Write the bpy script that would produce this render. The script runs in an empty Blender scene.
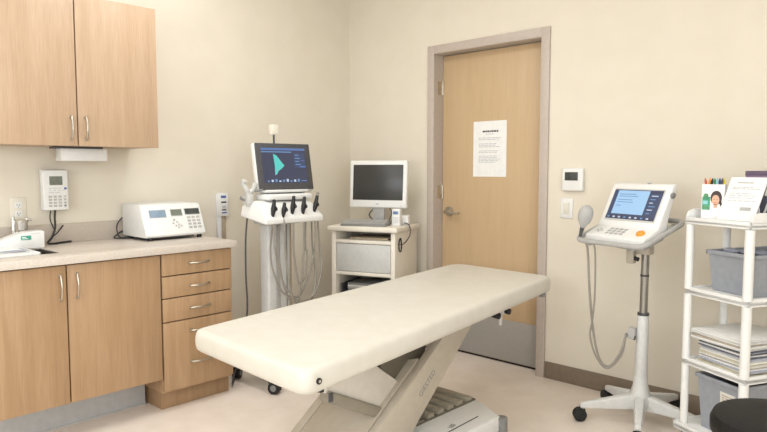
import bpy, bmesh, math, random
from mathutils import Vector, Matrix, Euler
random.seed(4)
SC = bpy.context.scene
COL = SC.collection
R = math.radians

# ------------------------------------------------------------------ colours / materials
def lin(h):
    h = h.lstrip('#')
    out = []
    for i in (0, 2, 4):
        c = int(h[i:i+2], 16) / 255
        out.append(c / 12.92 if c <= .04045 else ((c + .055) / 1.055) ** 2.4)
    return (*out, 1)

def base_mat(name, rough=.5, metal=0., spec=.5):
    m = bpy.data.materials.new(name); m.use_nodes = True
    b = m.node_tree.nodes['Principled BSDF']
    b.inputs['Roughness'].default_value = rough
    b.inputs['Metallic'].default_value = metal
    b.inputs['Specular IOR Level'].default_value = spec
    return m, m.node_tree, b

def mat(name, c1, c2=None, scale=40., rough=.5, metal=0., bump=0., spec=.5, stretch=(1, 1, 1), detail=4., lo=.35, hi=.65):
    """plain surface with a slight procedural mottling"""
    m, t, b = base_mat(name, rough, metal, spec)
    N, L = t.nodes, t.links
    co = N.new('ShaderNodeTexCoord'); mp = N.new('ShaderNodeMapping'); mp.inputs['Scale'].default_value = stretch
    nz = N.new('ShaderNodeTexNoise'); nz.inputs['Scale'].default_value = scale; nz.inputs['Detail'].default_value = detail
    rp = N.new('ShaderNodeValToRGB'); rp.color_ramp.elements[0].position = lo; rp.color_ramp.elements[1].position = hi
    rp.color_ramp.elements[0].color = lin(c1); rp.color_ramp.elements[1].color = lin(c2 or c1)
    L.new(co.outputs['Object'], mp.inputs['Vector']); L.new(mp.outputs['Vector'], nz.inputs['Vector'])
    L.new(nz.outputs['Fac'], rp.inputs['Fac']); L.new(rp.outputs['Color'], b.inputs['Base Color'])
    if bump:
        bp = N.new('ShaderNodeBump'); bp.inputs['Strength'].default_value = bump; bp.inputs['Distance'].default_value = .002
        L.new(nz.outputs['Fac'], bp.inputs['Height']); L.new(bp.outputs['Normal'], b.inputs['Normal'])
    return m

def wood(name, c1, c2, c3, rough=.42, fine=.3):
    m, t, b = base_mat(name, rough, 0, .4)
    N, L = t.nodes, t.links
    co = N.new('ShaderNodeTexCoord')
    mp = N.new('ShaderNodeMapping'); mp.inputs['Scale'].default_value = (16, 16, .9)
    nz = N.new('ShaderNodeTexNoise'); nz.inputs['Scale'].default_value = 1.6; nz.inputs['Detail'].default_value = 5; nz.inputs['Distortion'].default_value = .5
    mp2 = N.new('ShaderNodeMapping'); mp2.inputs['Scale'].default_value = (160, 160, 5)
    n2 = N.new('ShaderNodeTexNoise'); n2.inputs['Scale'].default_value = 1.5; n2.inputs['Detail'].default_value = 3
    rp = N.new('ShaderNodeValToRGB'); e = rp.color_ramp.elements
    e[0].position = .28; e[0].color = lin(c1); e[1].position = .72; e[1].color = lin(c3)
    k = e.new(.5); k.color = lin(c2)
    mx = N.new('ShaderNodeMix'); mx.data_type = 'RGBA'; mx.blend_type = 'MULTIPLY'; mx.inputs[0].default_value = fine
    r2 = N.new('ShaderNodeValToRGB'); r2.color_ramp.elements[0].position = .3; r2.color_ramp.elements[0].color = (.62, .55, .5, 1)
    r2.color_ramp.elements[1].position = .6; r2.color_ramp.elements[1].color = (1, 1, 1, 1)
    L.new(co.outputs['Object'], mp.inputs['Vector']); L.new(co.outputs['Object'], mp2.inputs['Vector'])
    L.new(mp.outputs['Vector'], nz.inputs['Vector']); L.new(mp2.outputs['Vector'], n2.inputs['Vector'])
    L.new(nz.outputs['Fac'], rp.inputs['Fac']); L.new(n2.outputs['Fac'], r2.inputs['Fac'])
    L.new(rp.outputs['Color'], mx.inputs[6]); L.new(r2.outputs['Color'], mx.inputs[7])
    L.new(mx.outputs[2], b.inputs['Base Color'])
    return m

def glow(name, c, s=1.0):
    m, t, b = base_mat(name, .3)
    b.inputs['Base Color'].default_value = (.01, .01, .012, 1)
    b.inputs['Emission Color'].default_value = lin(c); b.inputs['Emission Strength'].default_value = s
    return m

M = {}
M['wall'] = mat('wall_paint', '#ddd5c5', '#e0d8c9', 6, .75)
M['ceil'] = mat('ceiling_paint', '#ece8e0', '#f0ece4', 50, .85)
M['floor'] = mat('vinyl_floor', '#e9ddd1', '#f0e5da', 7, .38, spec=.4, detail=8)
M['frame'] = mat('taupe_frame_paint', '#b9ada3', '#beb2a8', 50, .45)
M['base'] = mat('rubber_base', '#7c6e5e', '#837565', 30, .5)
M['wood_up'] = wood('maple_upper', '#b79c80', '#bda287', '#c3a98f')
M['wood_lo'] = wood('maple_lower', '#a98967', '#b1916f', '#b99a79')
M['wood_dk'] = wood('maple_edge', '#9d7e5d', '#a48665', '#ac8f6e')
M['door'] = wood('door_veneer', '#c3a884', '#c6ab87', '#c8ae8a', fine=.15)
M['gap'] = mat('cabinet_gap', '#4a3421', '#523a26', 30, .8)
M['counter'] = mat('laminate_counter', '#c9bfb4', '#d6cdc2', 160, .35, detail=6)
M['splash'] = mat('laminate_splash', '#b5a99c', '#bfb4a8', 160, .4, detail=6)
M['kickgrey'] = mat('grey_panel', '#bcbebf', '#c3c5c6', 30, .45)
M['nickel'] = mat('satin_nickel', '#b7b0a4', '#c4beb2', 60, .3, metal=1)
M['chrome'] = mat('chrome', '#d5d4d2', '#dedddb', 60, .15, metal=1)
M['steel'] = mat('stainless', '#9f9d99', '#aaa8a3', 80, .3, metal=.85, stretch=(1, 1, 14))
M['sinkshade'] = mat('sink_dark_reflection', '#322c27', '#3a332e', 80, .35)  # dark reflection in the sink put into its colour
M['kick'] = mat('kick_plate_steel', '#a5a29e', '#aeaba7', 40, .42, metal=.25, stretch=(1, 1, 12))
M['white'] = mat('white_plastic', '#e3e3e1', '#e7e7e5', 40, .38)
M['offwhite'] = mat('offwhite_plastic', '#ddd8cb', '#e1dccf', 40, .45)
M['cream'] = mat('cream_laminate', '#e1dbce', '#e5dfd3', 30, .5)
M['grey'] = mat('grey_plastic', '#a9a8a6', '#b0afad', 40, .45)
M['mid'] = mat('mid_grey_plastic', '#7f7f7d', '#868684', 40, .5)
M['lightgrey'] = mat('light_grey_plastic', '#c3c3c0', '#c9c9c6', 40, .45)
M['dark'] = mat('dark_grey_plastic', '#434346', '#4a4a4d', 60, .4)
M['black'] = mat('black_plastic', '#17171a', '#1d1d20', 60, .4)
M['rubber'] = mat('black_rubber', '#141414', '#1c1c1c', 60, .65)
M['vinyl'] = mat('cream_vinyl', '#d0ccc1', '#d4d0c6', 14, .42, bump=.12, detail=3)
M['bed_metal'] = mat('warm_grey_enamel', '#b5ab9b', '#bab0a1', 30, .42)
M['bed_light'] = mat('light_enamel', '#cfc9be', '#d4cec4', 30, .42)
M['bed_dark'] = mat('dark_enamel_and_shade', '#5f594c', '#665f52', 30, .5)  # bellows bed and lettering, plus painted shade on the lift housing
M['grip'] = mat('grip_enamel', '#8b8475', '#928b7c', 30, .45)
M['bellows'] = mat('bellows_rubber', '#98907f', '#9f9786', 40, .6)
M['silver'] = mat('silver_paint', '#cfcfcd', '#d6d6d4', 40, .35)
M['cable'] = mat('grey_cable', '#8d877d', '#958f85', 80, .5)
M['lcd'] = mat('lcd_green', '#6f756b', '#7a8076', 30, .25)
M['lcd_dark'] = mat('lcd_dark', '#3c403f', '#464a49', 30, .25)
M['lcd_blue'] = mat('lcd_blue', '#7f93a8', '#8b9fb3', 30, .25)
M['screen_off'] = mat('screen_off', '#343433', '#3a3a39', 3, .3)
M['paper'] = mat('paper', '#e8e8e6', '#eeeeec', 30, .7)
M['paper2'] = mat('paper_shade', '#d8d6cf', '#e0ded8', 30, .7)
M['ink'] = mat('ink', '#33333a', '#3c3c44', 60, .7)
M['inkgrey'] = mat('ink_grey', '#b9bbbf', '#c2c4c8', 60, .7)
M['key'] = mat('key_grey', '#b0aea8', '#b9b7b1', 60, .5)
M['teal'] = mat('teal_print', '#3f9d88', '#4aa893', 40, .5)
M['bin'] = mat('blue_grey_bin', '#92969e', '#9a9ea6', 40, .5)
M['bin_liner'] = mat('bin_liner', '#3c3a3c', '#48464a', 25, .45)
M['purple'] = mat('purple_cover', '#7a6480', '#836c88', 30, .5)
M['purple_dk'] = mat('purple_trim', '#5a4a60', '#615066', 30, .5)
M['navy'] = mat('navy_cover', '#2c3350', '#343b59', 30, .45)
M['slate'] = mat('slate_cover', '#4c4f60', '#565968', 30, .45)
M['lilac'] = mat('lilac_cover', '#a3a7b6', '#abafbe', 30, .5)
M['yellowpaper'] = mat('manila', '#c9bd95', '#d1c6a0', 30, .7)
M['tan'] = mat('tan_paper', '#a99a83', '#b3a58f', 30, .7)
M['skin'] = mat('printed_skin', '#d9a78c', '#dfb096', 40, .6)
M['hair'] = mat('printed_hair', '#3a2f30', '#443839', 40, .6)
M['green'] = mat('printed_green', '#3f8f6c', '#58a884', 50, .6)
M['orange'] = mat('orange_plastic', '#e79a2c', '#eba038', 40, .35)
M['red'] = mat('red_plastic', '#c8452e', '#cf4f38', 40, .4)
M['yellow'] = mat('yellow_plastic', '#d8c23a', '#e0ca45', 40, .4)
M['pengreen'] = mat('green_plastic', '#4d8a5e', '#569568', 40, .4)
M['penblue'] = mat('blue_plastic', '#2a4a7a', '#325384', 40, .4)
M['pencyan'] = mat('cyan_plastic', '#7fbfc4', '#8ac8cc', 40, .4)
M['labelblue'] = mat('blue_print', '#4a5f9e', '#5468a6', 40, .6)
M['seat'] = mat('black_upholstery', '#161515', '#1c1b1b', 60, .55, bump=.08, spec=.25)
M['acrylic'] = mat('clear_white_acrylic', '#e6e6e8', '#ececee', 40, .2)
M['scr_navy'] = glow('screen_navy', '#3b4059', .85)
M['scr_bar'] = glow('screen_bar', '#5876ae', .95)
M['scr_teal'] = glow('screen_teal', '#55c6bd', 1.0)
M['scr_light'] = glow('screen_light', '#c9d6ea', .9)
M['scr_purple'] = glow('screen_purple', '#5a5f98', .9)
M['scr_sky'] = glow('screen_sky', '#a5cbec', .95)
M['scr_slate'] = glow('screen_slate', '#3d4a6b', .85)
M['scr_text'] = glow('screen_text', '#6d93bd', .9)
gm, gt, gb = base_mat('added_window_glass', .0); gb.inputs['Transmission Weight'].default_value = 1; gb.inputs['IOR'].default_value = 1.45; M['glass'] = gm
M['lamp'] = glow('lamp_diffuser', '#fff6e8', 3.0)

# ------------------------------------------------------------------ mesh builder
def frame(p0, p1):
    z = (Vector(p1) - Vector(p0)).normalized()
    x = z.orthogonal().normalized(); y = z.cross(x)
    m = Matrix((x, y, z)).transposed().to_4x4(); m.translation = Vector(p0)
    return m

def spline(pts, n=8):
    P = [Vector(p) for p in pts]
    if len(P) < 3: return P
    Q = [P[0] * 2 - P[1]] + P + [P[-1] * 2 - P[-2]]
    out = []
    for i in range(1, len(Q) - 2):
        a, b, c, d = Q[i-1], Q[i], Q[i+1], Q[i+2]
        for k in range(n):
            t = k / n
            out.append(.5 * ((2*b) + (c - a)*t + (2*a - 5*b + 4*c - d)*t*t + (3*b - a - 3*c + d)*t**3))
    out.append(P[-1]); return out

class MB:
    def __init__(s): s.bm = bmesh.new(); s.mats = []
    def idx(s, m):
        m = M[m]
        if m not in s.mats: s.mats.append(m)
        return s.mats.index(m)
    def take(s, t, m, X=None):
        i = s.idx(m)
        for f in t.faces: f.material_index = i
        if X is not None: t.transform(X)
        bmesh.ops.recalc_face_normals(t, faces=t.faces)
        me = bpy.data.meshes.new('tmp'); t.to_mesh(me); t.free()
        s.bm.from_mesh(me); bpy.data.meshes.remove(me); return s
    def bev(s, t, b, seg):
        if b > 0:
            bmesh.ops.bevel(t, geom=list(t.edges), offset=b, segments=seg, profile=.5, affect='EDGES', clamp_overlap=True)
    def box(s, c, d, m, b=0, seg=2, X=None):
        t = bmesh.new(); bmesh.ops.create_cube(t, size=1)
        t.transform(Matrix.Translation(c) @ Matrix.Diagonal((*d, 1))); s.bev(t, b, seg)
        return s.take(t, m, X)
    def lohi(s, a, z, m, b=0, seg=2, X=None):
        c = [(p + q) / 2 for p, q in zip(a, z)]; d = [abs(q - p) for p, q in zip(a, z)]
        return s.box(c, d, m, b, seg, X)
    def cyl(s, p0, p1, r, m, r2=None, n=20, b=0, X=None):
        t = bmesh.new(); h = (Vector(p1) - Vector(p0)).length
        bmesh.ops.create_cone(t, cap_ends=True, segments=n, radius1=r, radius2=r if r2 is None else r2, depth=h)
        t.transform(Matrix.Translation((0, 0, h/2)))
        if b:
            es = [e for e in t.edges if abs(e.verts[0].co.z - e.verts[1].co.z) < 1e-6]
            bmesh.ops.bevel(t, geom=es, offset=b, segments=2, profile=.5, affect='EDGES')
        t.transform(frame(p0, p1)); return s.take(t, m, X)
    def ball(s, c, r, m, sc=(1, 1, 1), X=None, n=16):
        t = bmesh.new(); bmesh.ops.create_uvsphere(t, u_segments=n, v_segments=n//2 + 2, radius=r)
        t.transform(Matrix.Translation(c) @ Matrix.Diagonal((*sc, 1))); return s.take(t, m, X)
    def prism(s, poly, ax, a, z, m, b=0, seg=2, X=None):
        """polygon in the plane across axis ax, extruded from a to z"""
        t = bmesh.new()
        def p3(u, v, w): return {0: (w, u, v), 1: (u, w, v), 2: (u, v, w)}[ax]
        lo = [t.verts.new(p3(u, v, a)) for u, v in poly]; hi = [t.verts.new(p3(u, v, z)) for u, v in poly]
        t.faces.new(lo); t.faces.new(hi[::-1]); n = len(poly)
        for i in range(n): t.faces.new((lo[i], hi[i], hi[(i+1) % n], lo[(i+1) % n]))
        bmesh.ops.recalc_face_normals(t, faces=t.faces); s.bev(t, b, seg)
        return s.take(t, m, X)
    def hexa(s, bot, top, m, b=0, seg=2, X=None):
        t = bmesh.new(); lo = [t.verts.new(p) for p in bot]; hi = [t.verts.new(p) for p in top]; n = len(lo)
        t.faces.new(lo); t.faces.new(hi)
        for i in range(n): t.faces.new((lo[i], lo[(i+1) % n], hi[(i+1) % n], hi[i]))
        bmesh.ops.recalc_face_normals(t, faces=t.faces); s.bev(t, b, seg)
        return s.take(t, m, X)
    def tube(s, pts, r, m, n=8, smooth=8, X=None, closed=False):
        P = spline(pts, smooth) if smooth else [Vector(p) for p in pts]
        t = bmesh.new(); rings = []; k = len(P)
        nx = None
        for i, p in enumerate(P):
            if closed: d = P[(i+1) % k] - P[i-1]
            else: d = P[min(i+1, k-1)] - P[max(i-1, 0)]
            d.normalize()
            if nx is None: nx = d.orthogonal().normalized()
            nx = (nx - d * nx.dot(d)).normalized(); ny = d.cross(nx)
            rr = r(i/(k-1)) if callable(r) else r
            rings.append([t.verts.new(p + nx*rr*math.cos(2*math.pi*j/n) + ny*rr*math.sin(2*math.pi*j/n)) for j in range(n)])
        for i in range(k if closed else k - 1):
            a, b = rings[i], rings[(i+1) % k]
            for j in range(n): t.faces.new((a[j], a[(j+1) % n], b[(j+1) % n], b[j]))
        if not closed: t.faces.new(rings[0]); t.faces.new(rings[-1])
        return s.take(t, m, X)
    def lathe(s, prof, m, n=28, X=None):
        t = bmesh.new(); rings = []
        for r, z in prof:
            rings.append([t.verts.new((r*math.cos(2*math.pi*j/n), r*math.sin(2*math.pi*j/n), z)) for j in range(n)] if r > 1e-5 else [t.verts.new((0, 0, z))])
        for a, b in zip(rings, rings[1:]):
            for j in range(n):
                q = [a[j % len(a)], a[(j+1) % n % len(a)], b[(j+1) % n % len(b)], b[j % len(b)]]
                q = list(dict.fromkeys(q))
                if len(q) > 2: t.faces.new(q)
        return s.take(t, m, X)
    def poly(s, pts, m, th=.0008, X=None):
        """thin printed shape: local xy polygon with a real thickness along z"""
        return s.prism(pts, 2, 0, th, m, X=X)
    def text(s, body, size, m, X, depth=.0006):
        cu = bpy.data.curves.new('t', 'FONT'); cu.body = body; cu.size = size; cu.extrude = depth/2; cu.align_x = 'CENTER'; cu.align_y = 'CENTER'; cu.resolution_u = 2
        o = bpy.data.objects.new('t', cu); me = o.to_mesh(); t = bmesh.new(); t.from_mesh(me); o.to_mesh_clear()
        bpy.data.objects.remove(o); bpy.data.curves.remove(cu)
        return s.take(t, m, X)
    def build(s, name, parent=None, world=True, angle=38):
        if parent is not None and world:
            s.bm.transform(Matrix.LocRotScale(parent_loc(parent), parent_rot(parent), None).inverted())
        me = bpy.data.meshes.new(name); s.bm.to_mesh(me); s.bm.free()
        for m in s.mats: me.materials.append(m)
        for p in me.polygons: p.use_smooth = True
        me.set_sharp_from_angle(angle=R(angle))
        o = bpy.data.objects.new(name, me); COL.objects.link(o)
        if parent is not None: o.parent = parent
        return o

def root_of(o):
    while o.parent is not None: o = o.parent
    return o
def parent_loc(o): return root_of(o).location
def parent_rot(o): return root_of(o).rotation_euler

def thing(name, label, cat, loc=(0, 0, 0), rz=0, group=None):
    o = bpy.data.objects.new(name, None); COL.objects.link(o); o.empty_display_size = .1
    o.location = loc; o.rotation_euler = (0, 0, rz); o['label'] = label; o['category'] = cat
    if group: o['group'] = group
    return o
def tag(o, label, cat, group=None):
    o['label'] = label; o['category'] = cat
    if group: o['group'] = group
    return o
def struct(o): o['kind'] = 'structure'; return o
def face_x(x, y, z):      # local xy drawn on a surface facing +x (reads along +y)
    return Matrix(((0, 0, 1, x), (1, 0, 0, y), (0, 1, 0, z), (0, 0, 0, 1)))
def face_y(x, y, z):      # local xy drawn on a surface facing -y (reads along +x)
    return Matrix(((1, 0, 0, x), (0, 0, -1, y), (0, 1, 0, z), (0, 0, 0, 1)))
def plane_at(o, u, v):    # local xy on the plane spanned by u, v at o
    u = Vector(u).normalized(); v = Vector(v); v = (v - u*v.dot(u)).normalized(); n = u.cross(v)
    m = Matrix((u, v, n)).transposed().to_4x4(); m.translation = Vector(o); return m
def rect(x0, y0, x1, y1): return [(x0, y0), (x1, y0), (x1, y1), (x0, y1)]

# ------------------------------------------------------------------ room shell
XR, YF, ZC = 5.0, -4.9, 2.72
DX0, DX1, DZ = .836, 1.646, 2.033           # door opening
m = MB(); m.lohi((-.12, YF - .12, -.1), (XR + .12, .12, 0), 'floor'); struct(m.build('floor'))
m = MB(); m.lohi((-.12, YF - .12, ZC), (XR + .12, .12, ZC + .1), 'ceil'); struct(m.build('ceiling'))
m = MB(); m.lohi((-.12, YF - .12, 0), (0, .12, ZC), 'wall'); struct(m.build('wall_left'))
m = MB(); m.lohi((0, 0, 0), (DX0, .12, ZC), 'wall'); m.lohi((DX1, 0, 0), (XR, .12, ZC), 'wall'); m.lohi((DX0, 0, DZ), (DX1, .12, ZC), 'wall')
struct(m.build('wall_back'))
WZ0, WZ1 = .95, 2.25
WR0, WR1 = -4.45, -2.35            # window in the right wall (y range), added and unseen
WF0, WF1 = 1.30, 3.50              # window in the front wall (x range), added and unseen
m = MB(); m.lohi((XR, YF - .12, 0), (XR + .12, WR0, ZC), 'wall'); m.lohi((XR, WR1, 0), (XR + .12, .12, ZC), 'wall'); m.lohi((XR, WR0, 0), (XR + .12, WR1, WZ0), 'wall'); m.lohi((XR, WR0, WZ1), (XR + .12, WR1, ZC), 'wall')
struct(m.build('wall_right'))
m = MB(); m.lohi((0, YF - .12, 0), (WF0, YF, ZC), 'wall'); m.lohi((WF1, YF - .12, 0), (XR, YF, ZC), 'wall'); m.lohi((WF0, YF - .12, 0), (WF1, YF, WZ0), 'wall'); m.lohi((WF0, YF - .12, WZ1), (WF1, YF, ZC), 'wall')
struct(m.build('wall_front'))
def added_window(name, ax, pos, c0, c1, out):
    def q(u, d, z): return (pos + d*out, u, z) if ax == 0 else (u, pos + d*out, z)
    m = MB(); f_ = .05; mid = (c0 + c1)/2
    for (u0, u1, z0, z1) in ((c0, c1, WZ0, WZ0 + f_), (c0, c1, WZ1 - f_, WZ1), (c0, c0 + f_, WZ0, WZ1), (c1 - f_, c1, WZ0, WZ1), (mid - .02, mid + .02, WZ0, WZ1)):
        p_, r_ = q(u0, .03, z0), q(u1, .09, z1); m.lohi([min(x) for x in zip(p_, r_)], [max(x) for x in zip(p_, r_)], 'white', .003)
    w_ = struct(m.build(name))
    m = MB(); p_, r_ = q(c0 + f_, .058, WZ0 + f_), q(c1 - f_, .064, WZ1 - f_); m.lohi([min(x) for x in zip(p_, r_)], [max(x) for x in zip(p_, r_)], 'glass'); m.build('added_pane', w_)
added_window('added_window_1', 0, XR, WR0, WR1, 1); added_window('added_window_2', 1, YF, WF0, WF1, -1)  # unseen windows, added to carry fill light into the room
m = MB(); m.lohi((DX1 + .057, -.008, 0), (XR, 0, .102), 'base', .003); m.lohi((0, -.008, 0), (DX0 - .057, 0, .102), 'base', .003)
struct(m.build('baseboard_back'))
m = MB(); m.lohi((0, -1.43, 0), (.008, -.008, .102), 'base', .003); struct(m.build('baseboard_left'))

# door frame (hollow metal) with its stop
m = MB()
fw = .056
def ring(x0, x1, zt, t, y0, y1, b=.003):
    m.lohi((x0 - t, y0, 0), (x0, y1, zt + t), 'frame', b); m.lohi((x1, y0, 0), (x1 + t, y1, zt + t), 'frame', b)
    m.lohi((x0 - .001, y0, zt), (x1 + .001, y1, zt + t), 'frame', b)
ring(DX0 + .002, DX1 - .002, DZ - .002, fw, -.014, .001)            # face
m.lohi((DX0, 0, 0), (DX0 + .003, .12, DZ), 'frame'); m.lohi((DX1 - .003, 0, 0), (DX1, .12, DZ), 'frame'); m.lohi((DX0, 0, DZ - .003), (DX1, .12, DZ), 'frame')
struct(m.build('trim_1'))

# door leaf
d1 = MB(); d1.lohi((DX0 + .006, .085, .012), (DX1 - .006, .118, DZ - .008), 'door', .002)
d1 = struct(d1.build('door_1'))
m = MB(); m.lohi((DX0 + .012, .080, .016), (DX1 - .012, .086, .283), 'kick', .001)
for x in (DX0 + .03, DX0 + .4, DX1 - .03):
    for z in (.03, .27): m.cyl((x, .080, z), (x, .078, z), .004, 'steel', n=10)
k = m.build('kick_plate', d1); k['label'] = 'brushed grey steel kick plate along the bottom'
m = MB(); m.cyl((.905, .086, .966), (.905, .074, .966), .033, 'nickel', n=28, b=.004); m.cyl((.905, .075, .966), (.905, .03, .966), .011, 'nickel')
m.tube([(.905, .034, .966), (.93, .030, .966), (.975, .032, .960), (1.02, .036, .962)], lambda t: .011 - .004*t, 'nickel', n=12)
k = m.build('door_handle', d1); k['label'] = 'satin nickel lever handle'
m = MB(); m.lohi((DX0 + .006, .083, .002), (DX1 - .006, .115, .0118), 'rubber'); k = m.build('door_gap_strip', d1); k['label'] = 'black strip put in as the dark gap under the door'  # black strip put in for the dark gap below the leaf
for z in (1.81, 1.10, .25):
    m = MB(); m.lohi((DX0 + .003, .03, z - .045), (DX0 + .0055, .083, z + .045), 'nickel', .0005); m.cyl((DX0 + .009, .079, z - .048), (DX0 + .009, .079, z + .048), .006, 'nickel', n=12)
    m.build('hinge', d1)

# ------------------------------------------------------------------ notice on the door
nt = thing('door_notice', 'white printed paper notice taped to the wooden door', 'notice', (1.228, .084, 1.388))
m = MB(); m.lohi((1.100, .083, 1.208), (1.355, .0845, 1.569), 'paper'); m.build('sheet', nt)
m = MB(); F = face_y(1.228, .083, 0)
xs = -.055
for w in (.018, .012, .016, .006, .014, .020, .013):
    m.poly(rect(xs, 1.497, xs + w, 1.508), 'ink', X=F); xs += w + .0035
def lines(mb, F, zs, x0, x1, h, mt, jag=.25):
    for i, z in enumerate(zs):
        x = x0; end = x1 - random.random()*jag*(x1 - x0)
        while x < end:
            w = min(random.uniform(.012, .035), end - x)
            if w > .004: mb.poly(rect(x, z, x + w, z + h), mt, X=F)
            x += w + .005
m.build('heading', nt); m = MB()
lines(m, F, [1.482], -.03, .04, .005, 'inkgrey')
m.build('subheading', nt)
for zs in ([1.458, 1.448], [1.420, 1.410, 1.400], [1.374, 1.364], [1.340, 1.330, 1.320, 1.310, 1.300]):
    m = MB(); lines(m, F, zs, -.085, .085, .0045, 'inkgrey'); m.build('paragraph', nt)

# ------------------------------------------------------------------ thermostat and light switch
t = thing('thermostat', 'white square thermostat with dark display on the back wall', 'thermostat', (1.858, -.001, 1.197))
m = MB(); m.lohi((1.800, -.028, 1.132), (1.929, -.0005, 1.263), 'white', .008, 3); m.build('housing', t)
m = MB(); m.lohi((1.820, -.030, 1.192), (1.900, -.027, 1.240), 'lcd_dark', .001); m.build('display', t)
t = thing('light_switch', 'white rocker light switch below the thermostat', 'light switch', (1.823, -.001, 1.03))
m = MB(); m.lohi((1.786, -.007, .973), (1.862, -.0005, 1.088), 'white', .003); m.build('switch_plate', t)
m = MB(); m.prism([(-.007, .998), (-.0105, .998), (-.014, 1.063), (-.007, 1.063)], 0, 1.807, 1.841, 'offwhite', .001); m.build('rocker', t)

# ------------------------------------------------------------------ lower cabinets
XF = .575; ZT = .830
def bow_handle(mb, p, along, out, L=.108, r=.0052):
    p, a, o = Vector(p), Vector(along), Vector(out)
    pts = [p - a*L/2, p - a*L/2 + o*.014, p - a*L/4 + o*.025, p + o*.029, p + a*L/4 + o*.025, p + a*L/2 + o*.014, p + a*L/2]
    mb.tube(pts, r, 'nickel', n=10, smooth=6)
    for s_ in (-1, 1): mb.cyl(p + a*L/2*s_, p + a*L/2*s_ + o*.004, .008, 'nickel', n=12)

sk = thing('sink_cabinet', 'two-door maple base cabinet under the sink with open toe space', 'cabinet', (.28, -2.33, .18))
m = MB(); m.lohi((0.002, -2.778, .18), (XF - .021, -1.868, .20), 'wood_lo'); m.lohi((.002, -2.778, .18), (.02, -1.868, .825), 'wood_lo')
m.lohi((.002, -2.778, .18), (XF - .021, -2.767, .825), 'wood_lo'); m.lohi((.002, -1.886, .18), (XF - .021, -1.868, .825), 'wood_lo')
m.lohi((XF - .04, -2.778, .80), (XF - .021, -1.868, .825), 'gap'); m.lohi((XF - .03, -2.337, .18), (XF - .021, -2.305, .825), 'gap'); m.build('carcass', sk)
for (y0, y1, hy, n_) in ((-2.772, -2.3245, -2.352, 'l'), (-2.3185, -1.872, -2.280, 'r')):
    m = MB(); m.lohi((XF - .02, y0, .183), (XF, y1, .822), 'wood_lo', .0015); dr = m.build('door', sk)
    m = MB(); bow_handle(m, (XF, hy, .724), (0, 0, 1), (1, 0, 0)); m.build('handle', dr)
m = MB(); m.lohi((.345, -2.778, 0.0), (.365, -1.868, .1795), 'kickgrey', .001); m.lohi((.365, -2.778, 0), (.371, -1.868, .008), 'lightgrey', .001)
struct(m.build('trim_2'))

dc = thing('drawer_cabinet', 'maple drawer cabinet at the right end of the counter', 'cabinet', (.27, -1.66, 0))
m = MB(); m.lohi((.002, -1.864, .10), (XF - .021, -1.450, .828), 'wood_lo', .001); m.lohi((XF - .0215, -1.860, .116), (XF - .0195, -1.454, .826), 'gap'); m.build('carcass', dc)
m = MB(); m.lohi((.002, -1.850, 0.001), (.508, -1.442, .10), 'wood_dk', .001); m.build('plinth', dc)
for (z0, z1, hs) in ((.7135, .824, (.769,)), (.5985, .7075, (.649,)), (.4755, .5925, (.533,)), (.114, .4695, (.411, .245))):
    m = MB(); m.lohi((XF - .019, -1.862, z0), (XF, -1.454, z1), 'wood_lo', .0015); dr = m.build('drawer', dc)
    for z in hs:
        m = MB(); bow_handle(m, (XF, -1.655, z), (0, 1, 0), (1, 0, 0)); m.build('handle', dr)

# counter with the sink cut out
CX, CY0, CY1 = .604, -2.95, -1.436
SX0, SX1, SY0, SY1 = .20, .445, -2.74, -2.300
ct = thing('worktop', 'long beige laminate worktop along the left wall', 'worktop', (.3, -2.2, ZT))
m = MB(); b = .002
m.lohi((.001, CY0, ZT), (SX0, CY1, .866), 'counter'); m.lohi((SX1, CY0, ZT), (CX, CY1, .866), 'counter', b)
m.lohi((SX0, SY1, ZT), (SX1, CY1, .866), 'counter'); m.lohi((SX0, CY0, ZT), (SX1, SY0, .866), 'counter'); m.build('top', ct)
m = MB(); m.lohi((.001, CY0, .866), (.02, CY1, .967), 'splash', .002); k = m.build('backsplash', ct)

s = thing('sink', 'sink basin set into the worktop, dark reflection painted in', 'sink', (.32, -2.52, .70))
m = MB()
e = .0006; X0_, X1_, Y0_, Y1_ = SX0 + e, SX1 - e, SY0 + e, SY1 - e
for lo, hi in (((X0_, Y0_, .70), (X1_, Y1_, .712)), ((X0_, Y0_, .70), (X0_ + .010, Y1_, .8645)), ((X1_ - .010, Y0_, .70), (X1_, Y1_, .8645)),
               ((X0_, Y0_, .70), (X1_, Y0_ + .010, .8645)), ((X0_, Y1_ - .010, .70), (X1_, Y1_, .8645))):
    m.lohi(lo, hi, 'sinkshade', .001)
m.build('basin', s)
m = MB(); m.cyl((.32, -2.52, .711), (.32, -2.52, .716), .04, 'chrome', n=24, b=.002); m.build('drain', s)

# faucet
f = thing('faucet', 'chrome faucet behind the sink against the backsplash', 'faucet', (.085, -2.355, .866))
m = MB(); m.cyl((.085, -2.352, .866), (.085, -2.352, .948), .022, 'chrome', r2=.026, b=.003); m.cyl((.078, -2.385, .872), (.078, -2.385, 1.022), .010, 'chrome', r2=.008, b=.003); m.lohi((.06, -2.42, .866), (.11, -2.295, .876), 'chrome', .004); m.build('body', f)
m = MB(); m.tube([(.085, -2.352, .895), (.088, -2.40, .908), (.098, -2.46, .905), (.104, -2.50, .892), (.105, -2.505, .880)], .010, 'chrome', n=12); m.build('spout', f)
m = MB(); m.lathe([(0, .945), (.026, .945), (.030, .955), (.030, .985), (.033, .990), (.033, 1.002), (.024, 1.008), (0, 1.008)], 'chrome', n=10, X=Matrix.Translation((.085, -2.352, 0))); m.tube([(.085, -2.352, 1.004), (.088, -2.33, 1.006), (.09, -2.305, 1.002)], .007, 'chrome', n=8); m.build('handle', f)

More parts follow.
